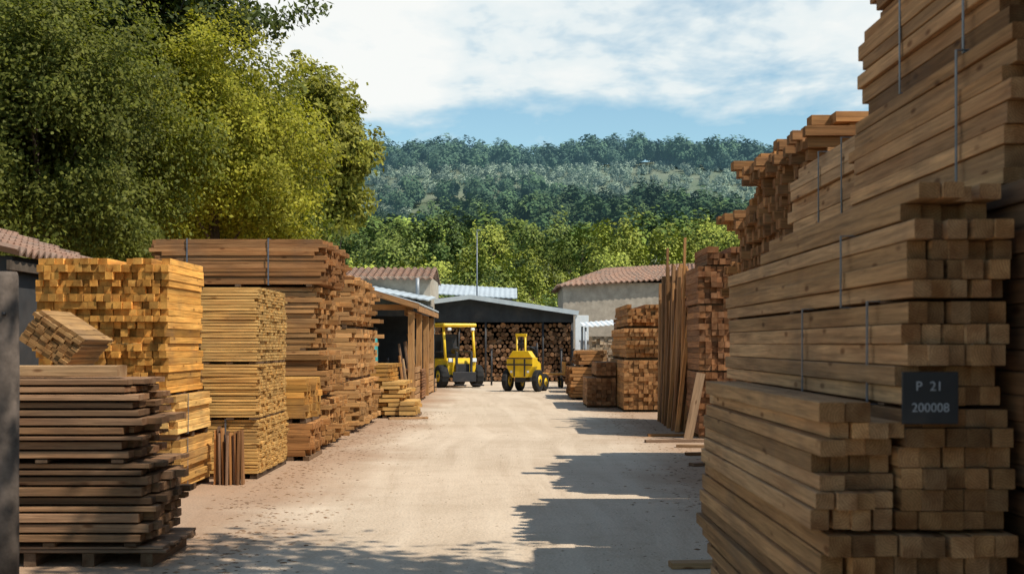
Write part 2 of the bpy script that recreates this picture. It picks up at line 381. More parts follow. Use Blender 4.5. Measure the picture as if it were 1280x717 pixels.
# ---- R4
stack('square-ended stack of dark brown beams',[
 dict(b=(3.36,4.25,23.0,24.6,0,1.2),ax='y',w=0.11,h=0.11,c=RED,jit=0.04,var=.25),
 dict(b=(3.36,4.25,23.0,24.6,1.2,2.4),ax='y',w=0.11,h=0.11,c=(0.36,0.18,0.085),jit=0.05,bear=0.03,var=.25),
 dict(b=(3.34,4.25,23.0,24.6,2.4,3.1),ax='y',w=0.11,h=0.10,c=(0.33,0.16,0.075),jit=0.06,bear=0.03,var=.25),
 dict(b=(3.5,4.25,23.0,24.6,3.1,3.45),ax='y',w=0.11,h=0.10,c=(0.33,0.16,0.075),jit=0.07,bear=0.03,miss=0.4,var=.25),
])
r=root('standing_planks',(3.5,26.5,0),'row of long boards standing upright side by side','planks')
for i in range(33):
    f=i/32
    y=-1.8+3.9*f; lean=Matrix.Rotation(random.gauss(0.03,0.03),3,'Y')@Matrix.Rotation(random.gauss(0,0.02),3,'X')
    for row in range(3):
        wb=WB(); h=random.uniform(2.4,3.35)+(0.5 if random.random()<0.1 else 0)
        wb.beam(Vector((-0.2+row*0.16+random.gauss(0,.03),y,h/2)),(lean@Z,lean@X,lean@Y),h,random.uniform(.03,.08),0.115,vary(random.choice((ORG,(0.46,0.25,0.115),BRN)),.24),0.003)
        wb.obj('plank',r)
r=root('leaning_plank',(3.15,22.8,0),'pale plank leaning against the dark stack','plank')
wb=WB(); a=Matrix.Rotation(math.radians(11),3,'Y')
wb.beam(Vector((0.1,0,0.6)),(a@Z,a@X,a@Y),1.2,0.16,0.03,(0.34,.22,.13),.003); wb.obj('board',r)
for (x,y,L,yaw,c) in ((2.95,22.2,1.3,0.1,GRB),(3.2,21.0,1.0,-0.2,TAN),(3.1,19.6,0.9,0.15,BRN),(3.0,23.6,1.0,0.05,ORG),(1.5,9.75,0.6,0.1,TAN),(-2.35,29.0,0.9,0.3,TAN),(2.85,18.0,.8,.5,GRB)):
    r=root('loose_plank',(x,y,0.004),'loose offcut plank lying flat on the dirt','plank','offcut planks on the ground',yaw)
    wb=WB(); wb.beam(Vector((0,0,0.025)),(X,Y,Z),L,0.14,0.045,vary(c,.1),.003); wb.obj('board',r)
# ---- R5..
stack('tall stack of orange beams at the far bend',[
 dict(b=(2.80,3.9,32.0,36.5,0,1.3),ax='y',w=0.12,h=0.10,c=(0.5,0.26,0.105),jit=0.06,lv=.12),
 dict(b=(2.84,3.9,32.1,36.5,1.3,2.1),ax='y',w=0.12,h=0.10,c=(0.53,0.28,0.115),jit=0.08,lj=0.04,lv=.12),
 dict(b=(2.95,3.9,32.8,36.5,2.1,2.72),ax='y',w=0.12,h=0.10,c=(0.48,0.25,0.10),jit=0.12,lj=0.06,miss=0.4,lv=.12),
])
stack('low pile of reddish blocks of sawn timber',[dict(b=(2.0,2.78,34.2,36.2,0,0.8),ax='y',w=0.13,h=0.10,c=(0.5,0.26,0.12),jit=0.05),
 dict(b=(2.25,2.78,34.2,36.2,0.8,1.22),ax='y',w=0.13,h=0.10,c=(0.5,0.26,0.12),jit=0.08)])
stack('low pile of brown boards near the far bend',[dict(b=(1.85,2.75,39.2,42.5,0,1.0),ax='x',w=0.14,h=0.09,c=ORG,jit=0.09,gapz=0.01),
 dict(b=(2.1,2.75,39.4,42.5,1.0,1.5),ax='x',w=0.14,h=0.09,c=ORG,jit=0.1,gapz=0.01)])
stack('tall dark plank pile behind the orange beams',[dict(b=(3.3,4.4,38.0,41.5,0,2.5),ax='y',w=0.14,h=0.1,c=BRN,jit=0.07,gapz=0.01)])
stack('small pile of pale boards near the far shed',[dict(b=(2.3,3.3,44.5,46.5,0,1.5),ax='y',w=0.15,h=0.12,c=TAN,jit=0.1)])
stack('pale board pile sheltered by a small canopy',[dict(b=(3.0,4.2,48,50,0,2.0),ax='y',w=0.15,h=0.1,c=(0.6,0.48,0.34),jit=0.1)])
def box(name,parent,cx,cy,cz,sx,sy,sz,mat,bev=0.02,rot=None,taper=1.0,tx=None):
    a,b,c=sx/2,sy/2,sz/2; tx=taper if tx is None else tx
    V=[(-a,-b,-c),(a,-b,-c),(a,b,-c),(-a,b,-c),(-a*tx,-b*taper,c),(a*tx,-b*taper,c),(a*tx,b*taper,c),(-a*tx,b*taper,c)]
    F=[(3,2,1,0),(4,5,6,7),(0,1,5,4),(1,2,6,5),(2,3,7,6),(3,0,4,7)]
    o=mesh_obj(name,V,F,mat,parent); o.location=(cx,cy,cz)
    if rot: o.rotation_euler=rot
    if bev>0:
        md=o.modifiers.new('bevel','BEVEL'); md.width=bev; md.segments=2
    return o
def tubeVF(path,rad,sides=8,V=None,F=None):
    V=[] if V is None else V; F=[] if F is None else F
    path=[Vector(p) for p in path]; base=len(V)
    for i,p in enumerate(path):
        d=(path[min(i+1,len(path)-1)]-path[max(i-1,0)]).normalized()
        a=d.orthogonal().normalized() if i==0 else (a-d*a.dot(d)).normalized()
        b=d.cross(a); r_=rad[i]
        for k in range(sides):
            t=2*math.pi*k/sides; V.append(tuple(p+a*(math.cos(t)*r_)+b*(math.sin(t)*r_)))
    for i in range(len(path)-1):
        for k in range(sides):
            k2=(k+1)%sides; o=base+i*sides
            F.append((o+k,o+k2,o+sides+k2,o+sides+k))
    F.append(tuple(base+k for k in reversed(range(sides))))
    o=base+(len(path)-1)*sides; F.append(tuple(o+k for k in range(sides)))
    return V,F
def tube(name,parent,path,rad,mat,sides=8,smooth=True):
    if not isinstance(rad,(list,tuple)): rad=[rad]*len(path)
    V,F=tubeVF(path,rad,sides); return mesh_obj(name,V,F,mat,parent,smooth=smooth)
def prism(name,parent,prof,x0,x1,mat,bev=0.02):
    n=len(prof); V=[(x0,y,z) for y,z in prof]+[(x1,y,z) for y,z in prof]
    F=[tuple(range(n)),tuple(reversed(range(n,2*n)))]+[(i,n+i,n+(i+1)%n,(i+1)%n) for i in range(n)]
    o=mesh_obj(name,V,F,mat,parent)
    if bev>0:
        md=o.modifiers.new('bevel','BEVEL'); md.width=bev; md.segments=2; md.limit_method='ANGLE'
    return o
def prismx(name,parent,prof,y0,y1,mat,bev=0.02):
    n=len(prof); V=[(x,y0,z) for x,z in prof]+[(x,y1,z) for x,z in prof]
    F=[tuple(range(n)),tuple(reversed(range(n,2*n)))]+[(i,n+i,n+(i+1)%n,(i+1)%n) for i in range(n)]
    o=mesh_obj(name,V,F,mat,parent)
    if bev>0:
        md=o.modifiers.new('bevel','BEVEL'); md.width=bev; md.segments=2; md.limit_method='ANGLE'
    return o

# ---- sign
r=root('stack_sign',(1.52,4.655,1.41),'black board sign with grey lettering fixed to beam ends','sign')
box('board',r,0,0.0,0.095,0.205,0.012,0.19,M_skin_sign,0.003)
def text(body,size,x,z,parent,y=-0.0075):
    cu=bpy.data.curves.new('t','FONT'); cu.body=body; cu.size=size; cu.align_x='CENTER'; cu.extrude=0.0006
    to=bpy.data.objects.new('t',cu); me=bpy.data.meshes.new_from_object(to); me.name='lettering'
    me.materials.clear(); me.materials.append(M_letter)
    o=bpy.data.objects.new('lettering',me); link(o,parent); o.location=(x,y,z); o.rotation_euler=(math.pi/2,0,0)
text('P  21',0.048,-.005,0.122,r); text('200008',0.046,0,0.045,r)

# ---- left near post
r=root('wooden_post',(-3.36,8.5,0),'thick weathered wooden post standing by the planks','post')
tube('post',r,[(0,0,-0.1),(0,0,0.8),(0.005,0,1.5),(0,0,2.15),(0,0,2.18)],[0.085,0.083,0.082,0.08,0.07],M_post,10)
tube('bolt',r,[(0.02,-0.07,1.9),(0.02,-0.1,1.9)],0.012,M_blk,6)

# ---- roofs
def roof(name,p00,p10,p11,p01,pitch,amp,steps,mat,parent,thick=0.02,stepdrop=0.03):
    p00,p10,p11,p01=map(Vector,(p00,p10,p11,p01))
    L=(p10-p00).length; n=(p10-p00).cross(p01-p00).normalized()
    if n.z<0: n=-n
    nu=max(2,int(L/pitch*6)); V=[];F=[]; rows=[]
    for s in range(steps):
        rows.append((s/steps,stepdrop)); rows.append(((s+1)/steps-1e-4,0))
    for v,o in rows:
        for i in range(nu+1):
            u=i/nu; P=(p00.lerp(p10,u)).lerp(p01.lerp(p11,u),v)
            V.append(tuple(P+n*(amp*math.sin(2*math.pi*u*L/pitch)+o)))
    w=nu+1
    for j in range(len(rows)-1):
        for i in range(nu):
            a=j*w+i; F.append((a,a+1,a+w+1,a+w))
    o=mesh_obj(name,V,F,mat,parent)
    md=o.modifiers.new('thick','SOLIDIFY'); md.thickness=thick; md.offset=-1
    return o
r=root('small_hut',(-8.0,17.5,0),'small dark hut with a terracotta tile roof','hut')
box('wall',r,-0.2,0.2,1.4,4.0,3.6,2.8,M_darkwall,0.01)
roof('roof',(2.0,-2.0,2.82),(2.0,2.2,2.82),(-0.8,2.2,3.75),(-0.8,-2.0,3.75),0.21,0.045,9,M_tile,r,0.04)
roof('roof',(-3.4,2.2,2.86),(-3.4,-2.0,2.86),(-0.82,-2.0,3.75),(-0.82,2.2,3.75),0.21,0.045,9,M_tile,r,0.04)
box('door',r,1.0,-1.62,1.05,0.9,0.05,2.1,M_bark,0.01)
box('fascia_board',r,1.9,0.1,2.66,0.05,4.2,0.12,M_bark,0.005)
# left open shed
r=root('open_shed',(-4.6,41,0),'open-fronted timber shed with sloping metal roof and cluttered interior','shed')
roof('roof',(2.0,-5,2.85),(2.0,4.5,2.85),(-2.6,4.5,4.2),(-2.6,-5,4.2),0.25,0.015,1,M_roofmetal,r,0.03,0)
wb=WB(); wb.beam(Vector((1.96,-0.25,2.70)),(Y,-X,Z),9.6,0.05,0.16,(.40,.21,.09)); wb.obj('fascia_board',r)
wb=WB(); a_=math.atan2(-1.35,4.6); u_=Vector((math.cos(a_),0,math.sin(a_))); wb.beam(Vector((-0.3,-5.03,3.43)),(u_,Y,u_.cross(Y)),4.75,0.05,0.16,(.40,.21,.09)); wb.obj('barge_board',r)
box('back_wall',r,-2.5,-.25,1.9,0.1,9.2,3.8,M_darkwall,0.01)
box('end_wall',r,-0.3,4.4,1.35,4.3,0.1,2.7,M_darkwall,0.01)
for (px,py) in ((1.75,-4.8),(1.75,-1.7),(1.75,1.4),(1.75,4.2),(-2.2,-4.8),(-0.3,-4.8)):
    wb=WB(); hh=2.62 if px>1 else 3.2
    wb.beam(Vector((px,py,hh/2)),(Z,X,Y),hh,0.17,0.17,(0.50,0.27,0.11)); wb.obj('post',r)
wb=WB(); wb.beam(Vector((1.6,-0.25,2.6)),(Y,-X,Z),9,0.1,0.16,ORG); wb.obj('roof_beam',r)
wb=WB(); wb.beam(Vector((-0.3,-4.65,2.75)),(X,Y,Z),4.2,0.1,0.16,ORG); wb.obj('roof_beam',r)
for py in (-3.2,2.9):
    wb=WB()
    for k in range(5): wb.beam(Vector((1.82,py,0.16+.2*k)),(Y,-X,Z),2.4,0.03,0.17,vary((.45,.25,.11),.2))
    wb.obj('plank_panel',r)
for i in range(9):
    rr=root('leaning_board',(-3.05-0.02*(i%3),36.7+i*.85,0),'board leaning on the shed front among stored timber','board','boards leaning inside the shed')
    wb=WB(); h=random.uniform(1.1,2.1); a=Matrix.Rotation(random.uniform(-.22,-.08),3,'Y')
    wb.beam(Vector((-h*0.07,0,h/2)),(a@Z,a@X,a@Y),h,0.05,random.uniform(.15,.35),vary(random.choice((BRN,TAN,ORG,GRB)),.2)); wb.obj('plank',rr)
for (x,y,m,l,s) in ((-3.55,36.6,M_teal,'teal gas bottle standing at the shed',.16),(-3.95,36.5,M_red,'faded red gas bottle standing at the shed',.15),(-4.3,36.7,M_gal,'grey gas bottle standing at the shed',.15)):
    r=root('gas_bottle',(x,y,0),l,'gas bottle','gas bottles at the shed')
    tube('bottle',r,[(0,0,0),(0,0,.05),(0,0,1.0),(0,0,1.12),(0,0,1.18)],[s*.8,s,s,s*.6,s*.25],m,14); tube('valve',r,[(0,0,1.18),(0,0,1.32)],.03,M_blk)
r=root('storage_shelf',(-5.0,38.5,0),'dark storage rack with boards inside the shed','shelf')
for x in (-.9,.9):
    for y in (-.3,.3): box('leg',r,x,y,1.1,0.06,0.06,2.2,M_blk,0)
for z in (0.4,1.1,1.8): box('shelf_board',r,0,0,z,1.9,0.7,0.05,M_bark,0)
wb=WB(); pack(wb,-.8,.8,-.3,.3,0.43,0.9,'x',0.1,0.08,TAN,.3,.1); wb.obj('stored_timber',r)
wb=WB(); pack(wb,-.8,.8,-.3,.3,1.13,1.5,'x',0.1,0.08,ORG,.3,.1); wb.obj('stored_timber',r)
for i,(x,y,s) in enumerate(((-4.2,35.6,.5),(-3.7,35.4,.42),(-4.1,35.6,.4),(-3.0,46.0,.5))):
    z=0 if i!=2 else .51
    r=root('wooden_crate',(x,y,z),'small slatted wooden crate at the shed front','crate','crates at the shed',random.uniform(-.3,.3))
    for k in range(3): 
        wb=WB(); wb.beam(Vector((0,-s*.5,s*(.17+.32*k))),(X,Y,Z),s,.02,s*.24,vary(TAN,.2)); wb.obj('slat',r)
        wb=WB(); wb.beam(Vector((s*.5,0,s*(.17+.32*k))),(Y,-X,Z),s,.02,s*.24,vary(TAN,.2)); wb.obj('slat',r)
    box('inner_box',r,0,0,s*.5,s*.94,s*.94,s*.96,M_bark,.005)
r=root('hanging_tarp',(-3.75,34.2,0),'teal tarpaulin bundle slung on a stand beside the shed','tarpaulin')
tube('stand',r,[(0,0,0),(0,0,1.9)],0.03,M_blk)
prism('tarp',r,[(-.2,1.0),(.2,1.05),(.25,1.5),(.1,1.9),(-.15,1.85),(-.28,1.45)],-0.15,0.15,M_teal,0.06)
r=root('tiled_house',(-7.0,56,0),'low house with a faded terracotta roof behind the sheds','house')
box('wall',r,0,2,2.3,7,6,4.6,M_plaster,0.01)
roof('roof',(-3.8,-1.3,4.5),(3.6,-1.3,4.5),(3.6,2,5.15),(-3.8,2,5.15),0.3,0.05,8,M_tile,r,0.05)
roof('roof',(3.6,5.3,4.5),(-3.8,5.3,4.5),(-3.8,2.02,5.15),(3.6,2.02,5.15),0.3,0.05,8,M_tile,r,0.05)
# main shed
r=root('storage_shed',(-0.6,58,0),'wide dark shed with low-pitched pale metal roof','shed')
XL=-3.95; AX=-1.3; AZ=3.85
gp=[(XL+.3,2.7),(3.35,2.7),(3.35,3.10),(AX,AZ-.06),(XL+.3,3.42)]
prismx('gable_panel',r,gp,0,0.1,M_darkwall,0)
roof('roof',(3.6,-0.35,3.12),(3.6,14,3.12),(AX,14,AZ),(AX,-0.35,AZ),0.3,0.02,1,M_roofmetal,r,0.05,0)
roof('roof',(XL,14,3.5),(XL,-0.35,3.5),(AX,-0.35,AZ),(AX,14,AZ),0.3,0.02,1,M_roofmetal,r,0.05,0)
box('back_wall',r,-.2,13.8,1.7,7.1,0.1,3.4,M_darkwall,0.01)
box('side_wall',r,3.35,7,1.55,0.1,13.4,3.05,M_darkwall,0.01)
box('side_wall',r,XL+.3,7,1.7,0.1,13.4,3.3,M_darkwall,0.01)
for x in (-3.5,-0.6,2.0,3.3): tube('post',r,[(x,0.05,0),(x,0.05,2.75)],0.05,M_blk)
a1=math.atan2(AZ-3.12,3.6-AX); box('fascia_trim',r,(3.6+AX)/2,-0.40,(AZ+3.12)/2-.02,math.hypot(AZ-3.12,3.6-AX),0.06,0.20,M_roofmetal,0,(0,a1,0))
a2=math.atan2(AZ-3.5,AX-XL); box('fascia_trim',r,(XL+AX)/2,-0.405,(AZ+3.5)/2-.02,math.hypot(AZ-3.5,AX-XL),0.06,0.20,M_roofmetal,0,(0,-a2,0))
box('white_panel',r,3.75,-0.3,2.2,0.6,0.08,1.6,M_white,0.01)
r=root('lean_to_shed',(-5.2,52,0),'lean-to with pale sheet roof beside the dark shed','shed')
roof('roof',(-1.9,-1.5,4.1),(1.9,-1.5,3.45),(1.9,3.5,3.75),(-1.9,3.5,4.45),0.3,0.012,1,M_roofmetal,r,0.05,0)
box('wall',r,0,1.5,1.65,3.6,3.5,3.3,M_darkwall,0.01)
tube('chimney',r,[(1.2,2.2,3.5),(1.2,2.2,4.5)],0.08,M_gal)
r=root('grey_roof_shed',(-3.2,74,0),'low building with a pale grey sheet roof behind the sheds','shed')
box('wall',r,0,3,2.2,6.4,6,4.4,M_concrete,0.01)
roof('roof',(-3.5,-.4,4.75),(3.5,-.4,4.35),(3.5,4,5.1),(-3.5,4,5.5),0.3,0.015,1,M_roofmetal,r,0.05,0)
r=root('canopy',(3.6,49,0),'small canopy with pale corrugated sheet roof on posts','canopy')
roof('roof',(-.95,-1.3,2.35),(.95,-1.3,2.5),(.95,1.3,2.7),(-.95,1.3,2.55),0.2,0.02,1,M_white,r,0.03,0)
for x in (-.85,.85):
    for y in (-1.2,1.2): tube('post',r,[(x,y,0),(x,y,2.4)],0.04,M_gal)
r=root('plastered_house',(6.9,73,0),'beige-grey building with faded terracotta tile roof and one window','house')
box('wall',r,0.3,4,2.6,8.6,8,5.2,M_plaster,0.01)
roof('roof',(-4.3,-0.4,5.0),(5.0,-0.4,5.6),(5.0,4,6.6),(-1.2,4,6.25),0.32,0.06,9,M_tile,r,0.06)
roof('roof',(5.0,8.4,5.1),(-4.3,8.4,5.0),(-1.2,4,6.25),(5.0,4,6.6),0.32,0.06,9,M_tile,r,0.06)
roof('roof',(-4.35,8.4,5.0),(-4.35,-0.4,5.0),(-1.2,3.98,6.26),(-1.2,4.02,6.26),0.32,0.05,9,M_tile,r,0.06)
box('window',r,-0.15,-0.03,3.2,1.0,0.1,1.1,M_glass,0)
box('window_frame',r,-0.15,-0.07,3.2,1.16,0.08,0.08,M_gal,0)
for x in (-0.7,-0.15,0.4): box('window_frame',r,x,-0.075,3.2,0.06,0.09,1.25,M_gal,0)
box('window_sill',r,-0.15,-0.08,2.6,1.25,0.2,0.08,M_concrete,0)
r=root('block_wall',(5.3,56,0),'low grey block boundary wall behind the stacks','wall')
box('wall',r,0,0,0.9,4.6,0.25,1.8,M_concrete,0.01); box('coping',r,0,0,1.84,4.7,0.35,0.08,M_concrete,0.01)
r=root('lamp_pole',(-1.75,64,0),'thin dark grey metal pole rising above the shed','pole')
tube('shaft',r,[(0,0,0),(0,0,4),(0,0,7.4)],[0.05,0.04,0.025],M_strap); box('lamp_head',r,0.08,0,7.4,0.2,0.1,0.05,M_strap,0.01)

# ---- log pile
V=[];F=[];mi=[];t=[];bc=[]
zz=0.12; row=0
while zz<2.68:
    xx=-3.4+(0.12 if row%2 else 0)
    while xx<3.3:
        rr=random.uniform(0.065,0.13); cx=xx+rr*0.2+random.gauss(0,.018); cz=zz+random.gauss(0,.02); y0=random.uniform(-.15,.1); s=len(V); col=vary((0.38,0.22,0.12),.3); ru=random.random()*50
        for y in (y0,2.0):
            for k in range(10):
                a=2*math.pi*k/10; V.append((cx+rr*math.cos(a),y,cz+rr*math.sin(a)*0.96)); bc.append((y+ru,rr*math.cos(a),rr*math.sin(a))); t.append((*col,1))
        for k in range(10):
            k2=(k+1)%10; F.append((s+k,s+k2,s+10+k2,s+10+k)); mi.append(0)
        F.append(tuple(s+k for k in range(10))); mi.append(1)
        xx+=0.215
    zz+=0.185; row+=1
r=root('log_pile',(-0.6,58.3,0),'big pile of round cut logs stacked under the shed','log pile')
mesh_obj('stacked_logs',V,F,[M_bark,WE],r,mi,False,t,bc)['kind']='stuff'

# ---- wheels
def wheel(parent,x,y,rad,wid):
    w=bpy.data.objects.new('wheel',None); link(w,parent); w.location=(x,y,rad)
    prof=[(-wid/2,rad*.55),(-wid/2,rad*.9),(-wid*.35,rad),(wid*.35,rad),(wid/2,rad*.9),(wid/2,rad*.55)]
    n=28;V=[];F=[]
    for k in range(n):
        a=2*math.pi*k/n
        for i,(px,pr) in enumerate(prof):
            q=pr*(0.96 if (k%2 and 1<i<4) else 1); V.append((px,q*math.cos(a),q*math.sin(a)))
    m=len(prof)
    for k in range(n):
        for i in range(m):
            i2=(i+1)%m;k2=(k+1)%n; F.append((k*m+i,k*m+i2,k2*m+i2,k2*m+i))
    mesh_obj('tyre',V,F,M_rub,w)
    tube('rim',w,[(-wid*.42,0,0),(-wid*.1,0,0),(wid*.1,0,0),(wid*.42,0,0)],[rad*.56,rad*.5,rad*.5,rad*.56],M_yel,16)
    tube('hub',w,[(-wid*.5,0,0),(wid*.5,0,0)],rad*.16,M_blk,10)
# ---- forklift
r=root('forklift',(-2.35,51.0,0),'yellow forklift with dark open cab and yellow roof','forklift',yaw=math.radians(24))
r.scale=(1.08,1.08,1.08)
prism('body',r,[(-.85,.35),(-.9,.95),(-.6,1.08),(.0,1.0),(.35,1.05),(1.15,1.05),(1.35,.85),(1.35,.38),(.8,.3)],-.56,.56,M_yel,0.05)
prism('counterweight',r,[(1.1,.35),(1.1,1.12),(1.4,1.05),(1.55,.8),(1.5,.4)],-.6,.6,M_yel,0.06)
box('floor_plate',r,0,-.3,.42,1.2,1.2,.1,M_blk,.01)
box('grille',r,0,-.93,.66,.55,.05,.42,M_blk,.01)
box('roof',r,0,.15,2.27,1.32,1.75,.13,M_yel,.05)
for x in (-.57,.57):
    tube('cab_post',r,[(x,-.72,.95),(x,-.5,2.24)],.05,M_yel); tube('cab_post',r,[(x,.95,1.0),(x,.85,2.24)],.05,M_blk)
    tube('cab_rail',r,[(x,-.64,1.3),(x,.9,1.3)],.03,M_blk)
    box('headlight',r,x*.8,-.93,1.0,.18,.1,.14,M_white,.02); box('work_lamp',r,x*.8,-.8,2.12,.14,.1,.1,M_white,.02)
    wheel(r,x*1.2,-.6,.42,.3); wheel(r,x*1.15,1.0,.38,.26)
    box('mast_rail',r,x*.5,-1.08,.75,.08,.10,1.1,M_blk,.01); box('fork',r,x*.6,-1.55,.12,.11,1.0,.05,M_blk,.01)
box('rear_panel',r,0,.92,1.5,1.05,.03,.9,M_blk,0)
box('carriage',r,0,-1.12,.4,.9,.06,.35,M_blk,.01)
box('seat',r,0,.35,1.15,.5,.5,.14,M_blk,.05); box('backrest',r,0,.6,1.45,.48,.12,.6,M_blk,.05)
tube('steering_column',r,[(0,-.45,1.0),(0,-.2,1.35)],.03,M_blk); tube('steering_wheel',r,[(0,-.215,1.335),(0,-.19,1.36)],.17,M_blk,14)
# ---- small loader/dumper
r=root('site_dumper',(0.5,46.3,0),'small yellow site dumper with angular skip and upright frame','dumper',yaw=math.radians(-22))
prismx('skip',r,[(-.30,.52),(.30,.52),(.50,.90),(.50,1.22),(-.50,1.22),(-.50,.90)],-.62,-.12,M_yel,.01)
prismx('skip_hopper',r,[(-.46,1.225),(.46,1.225),(.30,1.46),(-.30,1.46)],-.55,-.18,M_yel,.01)
box('skip_rib',r,0,-.63,.97,.98,.03,.05,M_blk,.0); box('skip_rib',r,0,-.63,1.2,.98,.03,.04,M_blk,.0)
box('skip_brace',r,-.2,-.635,.86,.05,.03,.62,M_blk,.0); box('skip_brace',r,.2,-.635,.86,.05,.03,.62,M_blk,.0)
prism('engine_cover',r,[(.15,.4),(.15,.95),(.4,1.1),(.7,1.0),(.75,.4)],-.32,.32,M_yel,.02)
box('chassis',r,0,.05,.44,.42,1.2,.18,M_blk,.02)
box('seat',r,0,.5,1.18,.38,.36,.12,M_blk,.04); box('backrest',r,0,.68,1.42,.38,.1,.4,M_blk,.04)
for x in (-.34,-.02): tube('upright_frame',r,[(x,.0,.5),(x,.0,2.05)],.04,M_yel)
box('frame_crosshead',r,-.18,.0,2.03,.42,.09,.1,M_yel,.01); box('frame_crosshead',r,-.18,.0,1.7,.34,.06,.06,M_blk,.01)
box('lift_cylinder',r,-.18,.02,1.3,.07,.07,1.3,M_blk,.01)
tube('exhaust_pipe',r,[(.28,.4,1.1),(.28,.4,1.75)],.035,M_blk)
tube('steering_column',r,[(.1,.15,.9),(.1,.27,1.5)],.03,M_blk); tube('steering_wheel',r,[(.1,.25,1.5),(.1,.27,1.53)],.16,M_blk,14)
for x in (-.58,.58): wheel(r,x,-.3,.40,.2); wheel(r,x*.8,.6,.32,.2)
box('headlight',r,.32,-.60,.72,.1,.05,.1,M_white,.02); box('headlight',r,-.32,-.60,.72,.1,.05,.1,M_white,.02)
# ---- flat cart
r=root('flat_cart',(1.45,50,0),'low orange hand cart with a flat deck','cart',yaw=.1)
box('deck',r,0,0,.55,1.2,.8,.08,M_orange,.01); box('end_board',r,.58,0,.8,.05,.8,.45,M_orange,.01)
for x in (-.45,.45):
    for y in (-.35,.35): wheel(r,x,y,.2,.08)
tube('handle',r,[(-.6,0,.55),(-.9,0,1.0)],.02,M_blk)
for (x,y) in ((2.0,52),(2.5,52.2),(3.0,52.1),(-.85,53)):
    r=root('metal_post',(x,y,0),'dark metal yard post near the block wall','post','dark yard posts')
    tube('shaft',r,[(0,0,0),(0,0,1.5)],.04,M_blk); box('cap',r,0,0,1.51,.12,.12,.04,M_blk,.01)
r=root('oil_drum',(-3.3,47.6,0),'teal oil drum by the shed corner','drum')
tube('drum',r,[(0,0,0),(0,0,.02),(0,0,.3),(0,0,.32),(0,0,.6),(0,0,.62),(0,0,.88),(0,0,.9)],[.27,.29,.28,.3,.3,.28,.29,.27],M_teal,16)
tube('lid',r,[(0,0,.9),(0,0,.92)],.2,M_blk,12)

# ------------------------------------------------ trees
def leaves(P,size,asp,rng,up=0.5,outc=None):
    n=len(P)
    nrm=rng.normal(size=(n,3)); nrm/=np.linalg.norm(nrm,axis=1)[:,None]
    if outc is not None:
        o=P-outc; o/=np.linalg.norm(o,axis=1)[:,None]+1e-6; nrm=nrm+o*up+np.array([0.3,-0.2,up*.7])
        nrm/=np.linalg.norm(nrm,axis=1)[:,None]
    a=np.cross(nrm,rng.normal(size=(n,3))); a/=np.linalg.norm(a,axis=1)[:,None]+1e-9
    b=np.cross(nrm,a); s=(size*rng.uniform(.6,1.35,size=n))[:,None]
    return np.stack([P-a*s*asp,P-b*s*.5,P+a*s*asp,P+b*s*.5],axis=1).reshape(-1,3)
def crown(clumps,rad,per,size,asp,colA,colB,rng,centre,mat,name='crown',flat=1.0,up=.7,tail=.25):
    Ps=[];Ts=[]
    for c,r_ in zip(clumps,rad):
        n=max(6,int(per*(r_**2)))
        d=rng.normal(size=(n,3)); d/=np.linalg.norm(d,axis=1)[:,None]
        st=rng.uniform(.75,1.3,size=3)*np.array([1,1,flat])
        rr=rng.uniform(0.1,1.0,size=(n,1))**0.5
        p=c+d*rr*r_*st*(1+tail*np.abs(rng.normal(size=(n,1))))
        f=rng.random(n)[:,None]; k=rng.uniform(.72,1.28)
        cc=(np.array(colA)*(1-f)+np.array(colB)*f)*k*rng.uniform(.75,1.25,size=(n,1))
        Ps.append(p);Ts.append(cc)
    P=np.concatenate(Ps);T=np.concatenate(Ts)
    V=leaves(P,size,asp,rng,up,np.array(centre))
    T4=np.concatenate([T,np.ones((len(T),1))],axis=1); T4=np.repeat(T4,4,axis=0)
    return quad_mesh(name,V,mat,T4)
def make_clumps(centre,radii,n,rc,rng,shell=.45,sub=0):
    out=[];R=[]
    while len(out)<n*(1+sub):
        d=rng.normal(size=3); d/=np.linalg.norm(d)
        if d[2]<-0.8: continue
        r_=rng.uniform(shell,1.0)**0.7
        lump=1+0.13*math.sin(d[0]*4+centre[0])*math.cos(d[1]*5+d[2]*3)
        if d[2]<-.2: lump*=1+.45*(d[2]+.2)      # crowns taper in toward the bottom
        c=np.array(centre)+d*r_*np.array(radii)*lump
        out.append(c); R.append(rc*rng.uniform(.6,1.2))
        for _ in range(sub):
            dd=rng.normal(size=3)*.5+d; dd/=np.linalg.norm(dd)
            out.append(c+dd*rc*rng.uniform(.6,1.45)); R.append(rc*rng.uniform(.25,.5))
    return out,R
def trunk_mesh(base,centre,clumps,r0,rng,nl=14):
    V=[];F=[]
    b=Vector(base); c=Vector(centre)
    mid=b.lerp(c,.5)+Vector((rng.normal()*.2,rng.normal()*.2,0))
    tubeVF([b-Vector((0,0,.2)),b+Vector((0,0,.4)),mid,c,c+Vector((0,0,1))],[r0*1.35,r0,r0*.75,r0*.45,r0*.15],10,V,F)
    idx=rng.choice(len(clumps),min(nl,len(clumps)),replace=False)
    for i in idx:
        e=Vector(clumps[i]); t_=rng.uniform(.35,.95); s=(b.lerp(mid,t_*2) if t_<.5 else mid.lerp(c,t_*2-1))
        m=s.lerp(e,.5)+Vector((rng.normal()*.2,rng.normal()*.2,-.1))
        tubeVF([s,m,e],[r0*.3,r0*.18,r0*.05],6,V,F)
    return V,F
